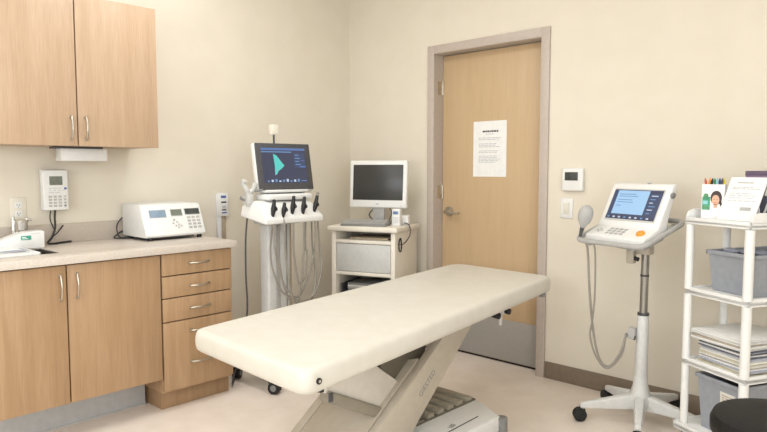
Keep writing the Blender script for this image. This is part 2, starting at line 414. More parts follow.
# outlet plate
o_ = thing('wall_outlet', 'ivory double wall outlet behind the faucet', 'outlet', (.003, -2.337, 1.052))
m = MB(); m.lohi((.0005, -2.374, .992), (.006, -2.301, 1.113), 'offwhite', .002); m.build('cover_plate', o_)
for z in (1.030, 1.074):
    m = MB(); m.lohi((.0055, -2.353, z - .015), (.008, -2.321, z + .015), 'white', .004, 3)
    for y in (-2.343, -2.331): m.lohi((.0078, y - .001, z - .003), (.0084, y + .001, z + .006), 'black')
    m.cyl((.0078, -2.337, z - .008), (.0084, -2.337, z - .008), .0022, 'black', n=8); m.build('socket', o_)

# white dispenser by the sink
g = thing('glove_dispenser', 'white angular plastic dispenser with teal label beside the faucet', 'dispenser', (.165, -2.40, .8665))
m = MB(); m.prism([(-2.282, .868), (-2.281, .949), (-2.293, .954), (-2.365, .950), (-2.42, .935), (-2.475, .914), (-2.60, .895), (-2.60, .868)], 0, .118, .195, 'white', .003); m.build('body', g)
m = MB(); m.lohi((.1945, -2.388, .912), (.1958, -2.342, .933), 'teal', .0003)
F = face_x(.1958, -2.366, .927); m.poly(rect(-.017, -.004, .002, 0), 'paper', X=F); m.poly(rect(-.017, -.010, .010, -.007), 'paper', X=F)
m.build('label', g)
m = MB(); m.lohi((.1945, -2.345, .9405), (.1955, -2.300, .9425), 'inkgrey'); m.build('print_line', g)
t = thing('sink_tray', 'shallow white plastic tray lying across the sink below the papers', 'tray', (.32, -2.57, .8662))
m = MB(); m.lohi((.196, -2.752, .8662), (.456, -2.385, .870), 'white', .0015)
for lo, hi in (((.196, -2.752, .8662), (.456, -2.744, .878)), ((.196, -2.393, .8662), (.456, -2.385, .878)), ((.196, -2.752, .8662), (.204, -2.385, .878)), ((.448, -2.752, .8662), (.456, -2.385, .878))): m.lohi(lo, hi, 'white', .002)
m.build('tray_body', t)
p = MB()
for i, (dx, dy, a) in enumerate(((0, 0, .06), (.004, .01, -.05), (-.003, -.012, .12))):
    X = Matrix.Translation((.268 + dx, -2.505 + dy, .8725 + i*.0042)) @ Matrix.Rotation(a, 4, 'Z')
    p.box((0, 0, 0), (.098, .185, .0032), 'paper' if i != 1 else 'lilac', X=X)
p = tag(p.build('paper_pad'), 'loose white papers lying by the sink in front of the dispenser', 'papers')

# intercom phone on the left wall
ph = thing('wall_phone', 'white wall phone with keypad and small display above the worktop', 'phone', (.03, -2.17, 1.04))
m = MB(); m.lohi((.0005, -2.228, 1.055), (.025, -2.122, 1.235), 'offwhite', .004); m.build('back_plate', ph)
m = MB(); m.hexa([(.025, -2.238, 1.040), (.025, -2.108, 1.040), (.025, -2.106, 1.256), (.025, -2.240, 1.256)],
                 [(.066, -2.234, 1.044), (.066, -2.112, 1.044), (.058, -2.110, 1.252), (.058, -2.236, 1.252)], 'white', .006, 3); m.build('housing', ph)
PX = plane_at((.0662, -2.173, 1.044), (0, 1, 0), (-.008, 0, .199))
m = MB(); m.poly(rect(-.030, .130, .034, .176), 'lcd', .0012, X=PX); m.build('display', ph)
m = MB()
for r_ in range(4):
    for c_ in range(3): m.box((-.030 + c_*.024, .022 + r_*.016, .001), (.016, .010, .003), 'key', .001, X=PX)
for r_ in range(4): m.box((.043, .022 + r_*.016, .001), (.011, .009, .003), 'key' if r_ else 'mid', .001, X=PX)
for i in range(4): m.poly(rect(-.034 + i*.022, .101, -.022 + i*.022, .104), 'inkgrey', X=PX)
lines(m, PX, [.090, .112], -.036, .036, .003, 'inkgrey'); m.build('keypad', ph)
m = MB(); m.box((.047, .112, .001), (.012, .011, .003), 'labelblue', .001, X=PX); m.build('indicator', ph)
m = MB(); m.tube([(.045, -2.175, 1.046), (.045, -2.178, 1.00), (.05, -2.18, .95), (.055, -2.20, .90), (.07, -2.225, .876), (.085, -2.20, .872), (.06, -2.15, .872), (.045, -2.10, .872)], .0055, 'black', n=8)
m.tube([(.03, -2.19, 1.05), (.03, -2.196, 1.0), (.035, -2.185, .955), (.05, -2.180, .93)], .003, 'black', n=8)
m.tube([(.055, -2.195, .905), (.03, -2.16, .925), (.024, -2.13, .96)], .003, 'black', n=8)
k = m.build('cord', ph); k['label'] = 'black cords hanging to the worktop'

# benchtop meter
MX0, MX1, MY0, MY1 = .035, .315, -1.815, -1.456
bt = thing('benchtop_analyzer', 'white benchtop instrument with three displays and keypads on the worktop', 'instrument', (.17, -1.63, .866))
m = MB(); prof = [(MX0, .884), (MX1 - .005, .884), (MX1 + .005, .895), (MX1 - .062, 1.052), (MX1 - .080, 1.063), (MX0, 1.066)]
m.prism(prof, 1, MY0, MY1, 'white', .004, 2); m.build('housing', bt)
for x in (MX0 + .03, MX1 - .022):
    for y in (MY0 + .035, MY1 - .028):
        m = MB(); m.cyl((x, y, .8662), (x, y, .886), .014, 'rubber', r2=.016, n=16); m.build('foot', bt)
m = MB(); m.lohi((MX0 + .01, MY0 + .02, .876), (MX1 - .02, MY1 - .06, .885), 'dark', .002); m.build('base_tray', bt)
FP = plane_at((MX1 + .005, MY0, .895), (0, 1, 0), (-.067, 0, .157))
for nm, r_, mt in (('display', (.044, .104, .138, .146), 'lcd_blue'), ('display', (.170, .110, .236, .146), 'lcd'), ('display', (.256, .114, .346, .148), 'lcd_dark')):
    m = MB(); x0, y0, x1, y1 = r_; m.box(((x0+x1)/2, (y0+y1)/2, .0002), (x1-x0+.008, y1-y0+.008, .003), 'lightgrey', .001, X=FP); m.box(((x0+x1)/2, (y0+y1)/2, .0014), (x1-x0, y1-y0, .002), mt, X=FP)
    m.build(nm, bt)
m = MB()
for r_ in range(4):
    for c_ in range(3): m.box((.272 + c_*.029, .036 + r_*.020, .0008), (.020, .012, .003), 'grey' if r_ < 2 else 'key', .001, X=FP)
m.build('keypad', bt)
m = MB()
for (x, y) in ((.182, .086), (.172, .066), (.196, .072), (.186, .050), (.205, .056), (.20, .040), (.218, .048), (.178, .083)): m.cyl((x, y, -.0005), (x, y, .0025), .0055, 'key', n=10, X=FP)
m.build('button_cluster', bt)
m = MB(); m.tube([(.036, -1.79, .985), (.030, -1.815, .98), (.035, -1.845, .945), (.045, -1.85, .90), (.05, -1.835, .873), (.06, -1.80, .872)], .0035, 'black')
m.tube([(.036, -1.79, .91), (.035, -1.82, .905), (.05, -1.87, .878), (.07, -1.86, .871), (.09, -1.80, .871)], .004, 'black')
m.build('power_cord', bt)

# white label holder at the end of the worktop
wp = thing('wall_sign_holder', 'narrow white upright holder with printed labels at the worktop end', 'sign holder', (.045, -1.215, .83))
wp.location = (.026, -1.18, .86)
m = MB(); m.lohi((.0005, -1.190, .80), (.022, -1.162, 1.10), 'acrylic', .004); m.build('post', wp)
m = MB(); m.lohi((.0225, -1.190, .955), (.027, -1.112, 1.105), 'white', .002); m.build('label_box', wp)
F = face_x(.0273, -1.150, 0)
for r_, mt in ((rect(-.018, 1.072, .020, 1.088), 'labelblue'), (rect(-.016, 1.040, .022, 1.050), 'ink'), (rect(-.010, 1.006, .018, 1.024), 'inkgrey'), (rect(-.012, .992, .020, 1.000), 'ink'), (rect(-.012, .973, .024, .982), 'labelblue')):
    m = MB(); m.poly(r_, mt, X=F); m.build('printed_label', wp)
m = MB(); m.lohi((.0005, -1.161, .80), (.014, -1.124, .955), 'tan', .002); m.build('tan_pocket', wp)

# ------------------------------------------------------------------ upper cabinet
UX = .345
uc = thing('wall_cabinet', 'two-door maple wall cabinet hung above the worktop', 'cabinet', (.17, -2.16, 1.37))
m = MB(); m.lohi((.0005, -2.568, 1.372), (UX - .021, -1.745, 2.100), 'wood_up', .001); m.lohi((UX - .0215, -2.562, 1.376), (UX - .0195, -1.750, 2.096), 'gap'); m.build('carcass', uc)
for (y0, y1, hy) in ((-2.566, -2.1635, -2.193), (-2.1575, -1.745, -2.124)):
    m = MB(); m.lohi((UX - .019, y0, 1.370), (UX, y1, 2.100), 'wood_up', .0015); dr = m.build('door', uc)
    m = MB(); bow_handle(m, (UX, hy, 1.457), (0, 0, 1), (1, 0, 0), .105); m.build('handle', dr)
ul = thing('towel_dispenser', 'white box-shaped dispenser fixed under the wall cabinet', 'dispenser', (.20, -2.08, 1.30))
m = MB(); m.lohi((.12, -2.190, 1.299), (.20, -1.958, 1.362), 'white', .004); m.build('housing', ul)
m = MB(); m.lohi((.11, -2.215, 1.361), (.21, -1.985, 1.3715), 'dark', .001); m.build('mounting_plate', ul)

# ------------------------------------------------------------------ exam table
et = thing('exam_table', 'cream upholstered examination table with scissor-lift base in mid room', 'examination table', (1.70, -1.3, 0))
A, B_, C_, D_ = (Vector(v) for v in ((1.372, -2.160, .640), (2.070, -2.172, .622), (1.942, -.372, .696), (1.328, -.410, .709)))
nrm = (B_ - A).cross(D_ - A).normalized(); dn = -nrm*.085
def round_quad(P, radii, n=6):
    out = []
    for i in range(4):
        p, a_, b_ = P[i], P[i-1], P[(i+1) % 4]
        ua_, ub_ = (a_ - p).normalized(), (b_ - p).normalized(); r_ = radii[i]
        s0, s1 = p + ua_*r_, p + ub_*r_
        for k_ in range(n + 1):
            t_ = k_/n; out.append(s0*(1-t_)**2 + p*2*t_*(1-t_) + s1*t_*t_)
    return out
top = [A, B_, C_, D_]; rad = (.05, .065, .045, .09)
tp = round_quad(top, rad)
m = MB(); t = bmesh.new(); rings = []
cen = sum(top, Vector())/4
sect = [(.086, .022), (.083, .010), (.076, .003), (.062, 0), (.045, -.001), (.030, 0), (.018, .002), (.009, .006), (.003, .013), (0, .026)]
for (h_, ins_) in sect:
    # offset towards the middle across each edge
    L4 = []
    for i in range(4):
        p, a_, b_ = top[i], top[i-1], top[(i+1) % 4]
        L4.append(p + (a_ - p).normalized()*ins_ + (b_ - p).normalized()*ins_)
    rings.append([t.verts.new(p - nrm*h_) for p in round_quad(L4, [max(r_ - ins_*.6, .02) for r_ in rad])])
n_ = len(rings[0])
for a_, b_ in zip(rings, rings[1:]):
    for i in range(n_): t.faces.new((a_[i], a_[(i+1) % n_], b_[(i+1) % n_], b_[i]))
t.faces.new(rings[0]); t.faces.new(rings[-1])
m.take(t, 'vinyl'); k = m.build('mattress', et, angle=60)
m = MB()
ins = [cen + (p - cen)*.86 for p in top]
m.hexa([p + dn*1.25 for p in ins], [p + dn*.99 for p in ins], 'bed_light', .006); m.build('bed_frame', et)
eB = (C_ - B_).normalized(); oB = eB.cross(nrm).normalized()
m = MB(); q = B_ + eB*.062 + dn*.50
m.cyl(q - oB*.012, q + oB*.006, .0105, 'black', n=16); m.cyl(q, q + oB*.0075, .005, 'bed_metal', n=12); m.build('corner_cap', et)
m = MB(); q = B_ + eB*.10 + dn*1.0 - oB*.03; m.cyl(q, q + Vector((0, 0, -.012)), .012, 'black', n=14); m.build('foot_peg', et)
for tt in (.700, .755):
    q = B_ + (C_ - B_)*tt + dn*1.22 - oB*.035
    m = MB(); m.cyl(q - oB*.02 + Vector((0, 0, .004)), q + oB*.022, .015, 'black', n=10, b=.003); m.cyl(q - oB*.02 + Vector((0, 0, .025)), q - oB*.02 + Vector((0, 0, -.01)), .008, 'bed_metal', n=10); m.build('clamp_knob', et)
q = B_ + (C_ - B_)*.728 + dn*1.20 - oB*.05; m = MB(); m.box(q, (.02, .10, .03), 'bed_light', .003); m.box(q + Vector((.012, .0, -.035)), (.012, .018, .05), 'lightgrey', .004); m.build('clamp_bracket', et)
q = B_ + (C_ - B_)*.955 + dn*1.10 - oB*.02; m = MB(); m.box(q, (.03, .025, .02), 'mid', .004); m.build('end_stop', et)
# scissor arms: outer pair rises away from the near end, inner arm the other way
arm = [(-1.80, .06), (-1.213, .489), (-1.10, .572), (-.915, .572), (-1.05, .447), (-1.343, .183), (-1.47, .06)]
for (x0, x1) in ((1.805, 1.85), (1.43, 1.475)):
    m = MB(); m.prism(arm, 0, x0, x1, 'bed_metal', .004)
    k = m.build('lift_arm', et)
    if x0 > 1.8:
        w = MB(); w.text('GIESTED', .036, 'mid', plane_at((1.8504, -1.300, .322), (0, .68, .60), (0, -.60, .68))); w.build('lettering', k)
inner = [(-1.835, .400), (-1.805, .475), (-1.72, .530), (-1.60, .530), (-1.554, .447), (-1.424, .352), (-1.37, .312), (-1.40, .17), (-1.518, .232)]
m = MB(); m.prism(inner, 0, 1.50, 1.782, 'bed_light', .008); k = m.build('cross_arm', et)
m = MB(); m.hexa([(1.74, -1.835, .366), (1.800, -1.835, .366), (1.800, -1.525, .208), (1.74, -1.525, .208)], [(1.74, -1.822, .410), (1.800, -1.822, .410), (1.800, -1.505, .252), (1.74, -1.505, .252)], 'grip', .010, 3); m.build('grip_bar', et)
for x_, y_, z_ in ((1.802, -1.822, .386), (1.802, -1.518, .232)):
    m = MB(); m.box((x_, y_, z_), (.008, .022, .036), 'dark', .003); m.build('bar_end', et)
m = MB(); m.hexa([(1.476, -1.74, .08), (1.804, -1.75, .09), (1.804, -1.30, .415), (1.476, -1.40, .33)], [(1.476, -1.75, .092), (1.804, -1.76, .102), (1.804, -1.31, .427), (1.476, -1.41, .342)], 'bed_metal', .002); m.build('cover_plate', et)
m = MB(); m.lohi((1.50, -1.50, .10), (1.76, -1.20, .545), 'bed_dark', .01); m.build('lift_housing_shade', et)  # dark colour stands in for the shade under the bed
# base
m = MB(); m.hexa([(1.42, -1.98, .018), (1.975, -1.98, .018), (1.975, -.90, .018), (1.80, -.80, .018), (1.45, -.785, .018)], [(1.44, -1.96, .095), (1.975, -1.96, .095), (1.972, -.905, .095), (1.79, -.81, .095), (1.46, -.80, .095)], 'white', .012, 3)
m.tube([(1.913, -1.40, .0962), (1.908, -1.20, .0962), (1.90, -.985, .0962)], .0022, 'black', n=6); k = m.build('base', et)
w = MB(); w.text('180', .035, 'bed_dark', plane_at((1.88, -1.16, .0958), (-.25, .96, 0), (-.96, -.25, 0))); w.build('lettering', k)
for (x, y) in ((1.972, -.895), (1.972, -1.97), (1.43, -1.97), (1.45, -.86)):
    m = MB(); m.cyl((x, y, .001), (x, y, .088), .028, 'mid', n=20, b=.006); m.build('bumper', et)
m = MB(); m.lohi((1.475, -1.27, .085), (1.765, -.812, .103), 'bed_dark', .004)
for i in range(6):
    y = -1.262 + i*.075
    m.prism([(y, .096), (y + .006, .120), (y + .048, .120), (y + .054, .096)], 0, 1.480, 1.760, 'bellows', .004)
m.build('bellows', et)

# ------------------------------------------------------------------ diagnostic tower
tw = thing('diagnostic_tower', 'pedestal diagnostic unit with tilted screen and five corded probes against left wall', 'medical device', (.56, -1.14, 0))
m = MB(); m.lohi((.36, -1.33, .085), (.74, -1.28, .125), 'silver', .01); m.lohi((.36, -.98, .085), (.74, -.93, .125), 'silver', .01); m.lohi((.45, -1.30, .085), (.64, -.95, .135), 'silver', .012); m.build('base', tw)
for (x, y, a) in ((.725, -1.305, .5), (.375, -1.305, 2.2), (.725, -.955, -.4), (.375, -.955, 1.)):
    m = MB(); c, s_ = math.cos(a), math.sin(a); P = Vector((x + .02*c, y + .02*s_, .036)); ax = Vector((-s_, c, 0))
    m.cyl((x, y, .085), (x, y, .062), .012, 'steel', n=12); m.box((0, 0, 0), (.05, .02, .018), 'rubber', .004, X=Matrix.Translation((x + .008*c, y + .008*s_, .066)) @ Matrix.Rotation(a, 4, 'Z'))
    k = m.build('caster', tw)
    m = MB(); 
    for sg in (-1, 1): m.cyl(P + ax*.006*sg, P + ax*.022*sg, .0355, 'rubber', n=24, b=.004); m.cyl(P + ax*.02*sg, P + ax*.0235*sg, .018, 'mid', n=16)
    m.build('wheel', k)
m = MB(); m.lohi((.515, -1.222, .13), (.60, -1.062, .955), 'silver', .012, 3); m.build('column', tw)
m = MB(); m.lohi((.598, -1.170, .16), (.604, -1.140, .94), 'grey', .002); m.lohi((.598, -1.095, .16), (.604, -1.088, .94), 'mid', .001); m.build('cable_channel', tw)
m = MB(); m.lohi((.50, -1.061, .13), (.54, -1.005, .955), 'tan', .004); m.build('rear_post', tw)
# console head
m = MB()
def hd(x, z, ins=0): return [(x, -1.352 + ins, z), (x, -.934 - ins, z)]
prof = [(.515, .990, 0), (.755, .953, 0), (.757, .985, .004), (.670, 1.070, .028), (.61, 1.080, .035), (.515, 1.050, .012)]
t = bmesh.new(); Lf = [t.verts.new((x, -1.352 + i, z)) for x, z, i in prof]; Rt = [t.verts.new((x, -.934 - i, z)) for x, z, i in prof]
t.faces.new(Lf); t.faces.new(Rt[::-1])
for i in range(6): t.faces.new((Lf[i], Rt[i], Rt[(i+1) % 6], Lf[(i+1) % 6]))
bmesh.ops.recalc_face_normals(t, faces=t.faces); m.bev(t, .008, 3); m.take(t, 'white'); m.lohi((.52, -1.27, .94), (.66, -1.03, .985), 'lightgrey', .01); m.build('console', tw)
SP = plane_at((.757, -1.145, .985), (0, 1, 0), (-.092, 0, .09))
for (x, y) in ((-.10, .10), (-.02, .108), (.05, .10)):
    m = MB(); m.cyl((x, y, -.002), (x, y, .004), .005, 'mid', n=12, X=SP); m.build('button', tw)
# monitor
ua = R(83.2); U = Vector((math.cos(ua), math.sin(ua), 0)); Nn = Vector((math.sin(ua), -math.cos(ua), 0)); tl = R(11)
V = Vector((0, 0, 1))*math.cos(tl) - Nn*math.sin(tl)
MP = plane_at((.632, -1.095, 1.130), U, V)
m = MB(); m.box((.615, -1.115, 1.098), (.13, .32, .034), 'white', .012, 3); m.box((-.01, .012, -.03), (.30, .035, .07), 'white', .012, 3, X=MP); m.build('monitor_stand', tw)
MP = MP @ Matrix.Translation((-.010, 0, 0)) @ Matrix.Diagonal((.93, 1, 1, 1))
m = MB(); m.box((0, .142, -.024), (.402, .286, .045), 'white', .014, 4, X=MP); mo = m.build('monitor', tw)
m = MB(); m.box((0, .144, .001), (.392, .274, .012), 'dark', .005, 3, X=MP); m.build('bezel', mo)
m = MB(); W, H, x0, y0 = .316, .206, -.160, .046; TX = MP @ Matrix.Translation((0, 0, .0068))
m.poly(rect(x0, y0, x0 + W, y0 + H), 'scr_navy', .0008, X=TX)
TX = MP @ Matrix.Translation((0, 0, .0077))
m.poly(rect(x0, y0 + H*.94, x0 + W, y0 + H), 'scr_bar', X=TX); m.poly(rect(x0, y0 + H*.875, x0 + W*.68, y0 + H*.905), 'scr_text', X=TX)
m.poly([(x0 + W*.26, y0 + H*.22), (x0 + W*.31, y0 + H*.26), (x0 + W*.34, y0 + H*.34), (x0 + W*.41, y0 + H*.40), (x0 + W*.49, y0 + H*.50), (x0 + W*.43, y0 + H*.60), (x0 + W*.38, y0 + H*.70), (x0 + W*.33, y0 + H*.79), (x0 + W*.26, y0 + H*.83), (x0 + W*.275, y0 + H*.5)], 'scr_teal', X=TX)
m.poly(rect(x0 + W*.72, y0 + H*.44, x0 + W*.98, y0 + H*.86), 'scr_slate', X=TX)
TX = MP @ Matrix.Translation((0, 0, .0086))
for i in range(4): m.poly(rect(x0 + W*.75, y0 + H*(.79 - .09*i), x0 + W*(.84 + .03*(i % 2)), y0 + H*(.815 - .09*i)), 'scr_text', X=TX)
m.poly(rect(x0 + W*.88, y0 + H*.63, x0 + W*.97, y0 + H*.66), 'scr_purple', X=TX); m.poly(rect(x0 + W*.84, y0 + H*.45, x0 + W*.98, y0 + H*.49), 'scr_bar', X=TX)
for i in range(9): m.poly(rect(x0 + W*(.08 + .085*i), y0 + H*.035, x0 + W*(.125 + .085*i), y0 + H*(.075 + .02*(i % 3))), 'scr_light' if i % 2 else 'scr_text', X=TX)
m.poly(rect(x0 + W*.84, y0 + H*.05, x0 + W*.97, y0 + H*.07), 'scr_text', X=TX)
m.build('screen', mo)
m = MB(); m.cyl((0, .002, .001), (0, .002, .004), .006, 'dark', n=12, X=MP @ Matrix.Translation((0, .012, .004))); m.build('power_button', mo)
q = MP @ Vector((-.045, .285, -.02))
m = MB(); m.cyl(q - Vector((0, 0, .01)), q + Vector((0, 0, .052)), .006, 'dark', n=10); m.build('sensor_stem', tw)
m = MB(); m.box(q + Vector((0, 0, .080)), (.03, .048, .058), 'offwhite', .004); m.build('sensor_head', tw)
# side clip bracket
m = MB(); c0 = Vector((.575, -1.338, 1.090))
m.box(c0, (.05, .035, .06), 'lightgrey', .006); m.tube([c0 + Vector((0, 0, .02)), c0 + Vector((.01, -.015, .05)), c0 + Vector((.0, -.030, .085)), c0 + Vector((.01, -.03, .105))], .014, 'lightgrey', n=10)
m.tube([c0 + Vector((0, 0, .03)), c0 + Vector((.02, .02, .055)), c0 + Vector((.03, .03, .09))], .014, 'lightgrey', n=10); m.tube([c0 + Vector((0, 0, .04)), c0 + Vector((.03, .04, .045)), c0 + Vector((.04, .07, .05))], .007, 'mid', n=10)
m.tube([c0 + Vector((0, 0, -.01)), c0 + Vector((-.01, -.035, .0)), c0 + Vector((0, -.05, .012))], .007, 'mid', n=8)
m.box(c0 + Vector((.0, .02, -.03)), (.03, .05, .03), 'lightgrey', .005); m.build('probe_bracket', tw)
# probes on the front panel, each with its cord
pz = [(-1.292, .02, 1), (-1.226, .0, .8), (-1.150, .045, 1.1), (-1.075, .035, 1.05), (-.980, .055, 1.05)]
drop = [(.50, -1.17, -1.02), (.46, -1.12, -1.08), (.60, -1.10, -1.10), (.49, -1.09, -1.14), (.52, -1.02, -1.20)]
for i, (y, up, sc) in enumerate(pz):
    c0 = SP @ Vector((y + 1.145, .028 + up*.5, .022))
    ax = (V*.9 + Nn*.25 + U*(.06 if i != 4 else .16)).normalized()
    b0, b1 = c0 - ax*.045*sc, c0 + ax*.067*sc
    m = MB(); Fm = frame(b0, b1); L_ = .112*sc
    m.lathe([(.0, 0), (.005, 0), (.007, .012), (.013, L_*.35), (.0145, L_*.52), (.011, L_*.72), (.009, L_*.95), (.0, L_)], 'black', n=14, X=Fm)
    m.tube([c0 + U*.014, c0 + U*.02 + Nn*.008 + V*.01, c0 + U*.014 + V*.03], .004, 'black', n=8)
    if i == 4: m.cyl(b1 - ax*.01, b1 + ax*.014, .008, 'cable', n=10)
    pr = m.build('probe', tw)
    m = MB(); zb, ya, yb = drop[i]; xb = b0.x + .012
    mid = (ya + yb)/2
    pts = [b0 + ax*.004, b0 + Vector((.012, 0, -.05)), Vector((xb - .004*i, y + .004, .80)), Vector((xb - .005*i, y + (mid - y)*.30, zb + .12)), Vector((xb - .006*i, y + (mid - y)*.72, zb + .02)), Vector((xb - .006*i, mid, zb)),
           Vector((xb - .01*i - .01, mid + (mid - y)*.3 + .04*(1 if y < -1.13 else -1), zb + .03)), Vector((xb - .03 - .01*i, mid + (mid - y)*.55 + .06*(1 if y < -1.13 else -1), zb + .16)), Vector((.69 - .008*i, mid + (mid - y)*.62 + .06*(1 if y < -1.13 else -1), .80)), Vector((.68, mid + (mid - y)*.6 + .06*(1 if y < -1.13 else -1), .955))]
    m.tube(pts, .0055, 'cable', n=8, smooth=7); m.build('probe_cord', pr)
m = MB(); m.tube([(.56, -1.335, .99), (.555, -1.345, .85), (.56, -1.35, .65), (.56, -1.345, .45), (.545, -1.37, .25), (.50, -1.40, .08), (.45, -1.38, .006), (.30, -1.25, .006)], .005, 'dark', n=8); k = m.build('power_cord', tw)

# ------------------------------------------------------------------ computer cart (turned into the corner)
ca = R(20)
cc = thing('computer_cart', 'cream computer cart with grey drop front standing angled in the corner', 'cart', (.428, -.620, 0), ca)
CW, CD, CT = .500, .430, .885
def loc(): return MB()
m = MB(); m.lohi((0, 0, CT - .034), (CW, CD, CT), 'cream', .010, 3); m.build('cart_top', cc, False)
for x0, x1, nm in ((.022, .052, 'side_panel'), (CW - .052, CW - .022, 'side_panel')):
    m = MB(); m.lohi((x0, .022, .06), (x1, CD - .01, CT - .034), 'cream', .003); m.build(nm, cc, False)
m = MB(); m.lohi((.052, CD - .03, .06), (CW - .052, CD - .012, CT - .034), 'cream'); m.build('back_panel', cc, False)
for z in (.783, .572, .415, .07):
    m = MB(); m.lohi((.052, .024, z - .011), (CW - .052, CD - .03, z + .011), 'cream', .003); m.build('shelf', cc, False)
m = MB(); m.lohi((.056, .030, .586), (CW - .056, .042, .769), 'lightgrey', .003); k = m.build('drop_front', cc, False); k['label'] = 'light grey drop-front panel'
for x in (.05, CW - .05):
    for y in (.06, CD - .06):
        m = MB(); m.cyl((x, y, .06), (x, y, .045), .01, 'steel', n=10); k = m.build('caster', cc, False)
        m = MB(); m.cyl((x - .012, y, .026), (x + .012, y, .026), .0258, 'rubber', n=20, b=.004); m.build('wheel', k, False)
CM = Matrix.LocRotScale(cc.location, cc.rotation_euler, None)
def on_cart(x, y, z): return CM @ Vector((x, y, z))
t = thing('document_tray', 'dark grey document tray on the open lower shelf of the cart', 'tray', on_cart(.24, .19, .4265), ca)
m = MB(); m.lohi((-.17, -.13, .0), (.15, .14, .008), 'dark', .002); m.lohi((-.17, -.13, 0), (-.16, .14, .07), 'dark', .002); m.lohi((.14, -.13, 0), (.15, .14, .07), 'dark', .002); m.lohi((-.17, .13, 0), (.15, .14, .07), 'dark', .002); m.build('tray_body', t, False)
papers = [('lightgrey', 0, .012), ('mid', .03, .014), ('grey', -.02, .012), ('paper2', .015, .010), ('mid', -.01, .014)]
z = .436
for i, (mt, a, h) in enumerate(papers):
    m = MB(); m.box((0, 0, h/2), (.245, .225, h), mt, .0015)
    o = m.build('folder', None); o.location = on_cart(.235, .19, z); o.rotation_euler = (0, 0, ca + a); z += h + .0006
    tag(o, ('lowest', 'second lowest', 'middle', 'second highest', 'topmost')[i] + ' folder of the pile in the dark tray inside the computer cart', 'folder', 'folders in the cart tray')
m = MB(); m.box((0, 0, .007), (.27, .22, .014), 'tan', .002)
o = m.build('clipboard'); o.location = on_cart(.27, .18, .7945); o.rotation_euler = (0, 0, ca + .04); tag(o, 'flat tan folder in the top slot of the computer cart', 'folder')

# computer monitor
ma = R(21)
mn = thing('computer_monitor', 'white desktop monitor with blank dark screen on the corner cart', 'monitor', on_cart(.262, .250, CT), ma)
m = MB(); m.box((0, .012, .007), (.17, .11, .012), 'grey', .004, 3); m.build('base', mn, False)
m = MB(); m.hexa([(-.040, .0, .012), (.040, .0, .012), (.040, .03, .012), (-.040, .03, .012)], [(-.048, -.005, .16), (.048, -.005, .16), (.048, .02, .16), (-.048, .02, .16)], 'grey', .004); m.build('neck', mn, False)
T = Matrix.Translation((0, -.022, .112)) @ Matrix.Rotation(R(-4), 4, 'X') @ Matrix.Scale(1.05, 4)
m = MB(); m.box((0, .016, .152), (.400, .032, .306), 'white', .010, 3, X=T); m.box((0, .042, .14), (.26, .03, .20), 'white', .012, 3, X=T); hb = m.build('housing', mn, False)
m = MB(); m.box((0, .000, .163), (.348, .004, .228), 'screen_off', .0005, X=T); m.build('screen', hb, False)
m = MB(); m.box((0, -.0005, .024), (.022, .002, .008), 'inkgrey', .0005, X=T); m.cyl((.165, .001, .012), (.165, -.002, .012), .004, 'lightgrey', n=10, X=T); m.build('button', hb, False)
m = MB(); m.tube([(-.03, .05, .13), (-.06, .06, .10), (-.09, .05, .06), (-.075, .06, .03), (-.05, .07, .006)], .004, 'dark', n=8); m.tube([(-.02, .05, .12), (-.045, .05, .07), (-.055, .06, .03), (-.08, .08, .006)], .0035, 'dark', n=8); m.tube([(.05, .05, .12), (.075, .055, .08), (.06, .06, .03), (.05, .08, .006)], .003, 'dark', n=8)
m.build('cable', mn, False)
kb = thing('keyboard', 'grey computer keyboard in front of the blank monitor', 'keyboard', on_cart(.235, .102, CT), ca + R(9))
m = MB(); m.prism([(-.065, .002), (-.065, .012), (.065, .034), (.065, .002)], 0, -.155, .155, 'mid', .002); m.build('case', kb, False)
KP = plane_at((-.15, -.062, .0125), (1, 0, 0), (0, .13, .022)); m = MB()
for r_ in range(5):
    for c_ in range(15): m.box((.012 + c_*.0195, .014 + r_*.022, .003), (.016, .018, .007), 'grey', .001, 1, X=KP)
m.build('key_block', kb, False)
bx = thing('small_device', 'small white upright box with blue label beside the monitor', 'device', on_cart(.432, .166, CT), ca)
m = MB(); m.lohi((-.028, -.02, .0005), (.028, .02, .112), 'white', .004, 3); m.build('body', bx, False)
m = MB(); m.lohi((-.019, -.0212, .076), (.019, -.0195, .098), 'lcd_blue', .0004); m.lohi((-.014, -.0222, .082), (.010, -.0208, .090), 'labelblue'); m.build('label', bx, False)
m = MB()
for r_ in range(3):
    for c_ in range(3): m.box((-.013 + c_*.013, -.021, .026 + r_*.014), (.008, .003, .007), 'inkgrey', .0006)
m.build('keypad', bx, False)
ad = thing('power_adapter', 'white rounded power adapter with dark cord on the cart corner', 'adapter', on_cart(.452, .262, CT), ca + .2)
m = MB(); m.hexa([(-.034, -.04, .0008), (.034, -.04, .0008), (.034, .04, .0008), (-.034, .04, .0008)], [(-.026, -.03, .062), (.026, -.03, .062), (.030, .036, .066), (-.030, .036, .066)], 'white', .010, 3); m.build('body', ad, False)
q = Matrix.LocRotScale(ad.location, ad.rotation_euler, None).inverted() @ CM
m = MB(); m.tube([q @ Vector(v) for v in ((.452, .235, .896), (.478, .215, .900), (.508, .20, .885), (.515, .195, .83), (.508, .15, .79), (.500, .10, .772), (.492, .06, .775))], .0035, 'dark', n=8)
m.tube([q @ Vector(v) for v in ((.490, .075, .81), (.497, .075, .81), (.500, .08, .77), (.497, .078, .732), (.490, .07, .732), (.487, .066, .77), (.490, .075, .81))], .0045, 'black', n=8); m.build('cord', ad, False)

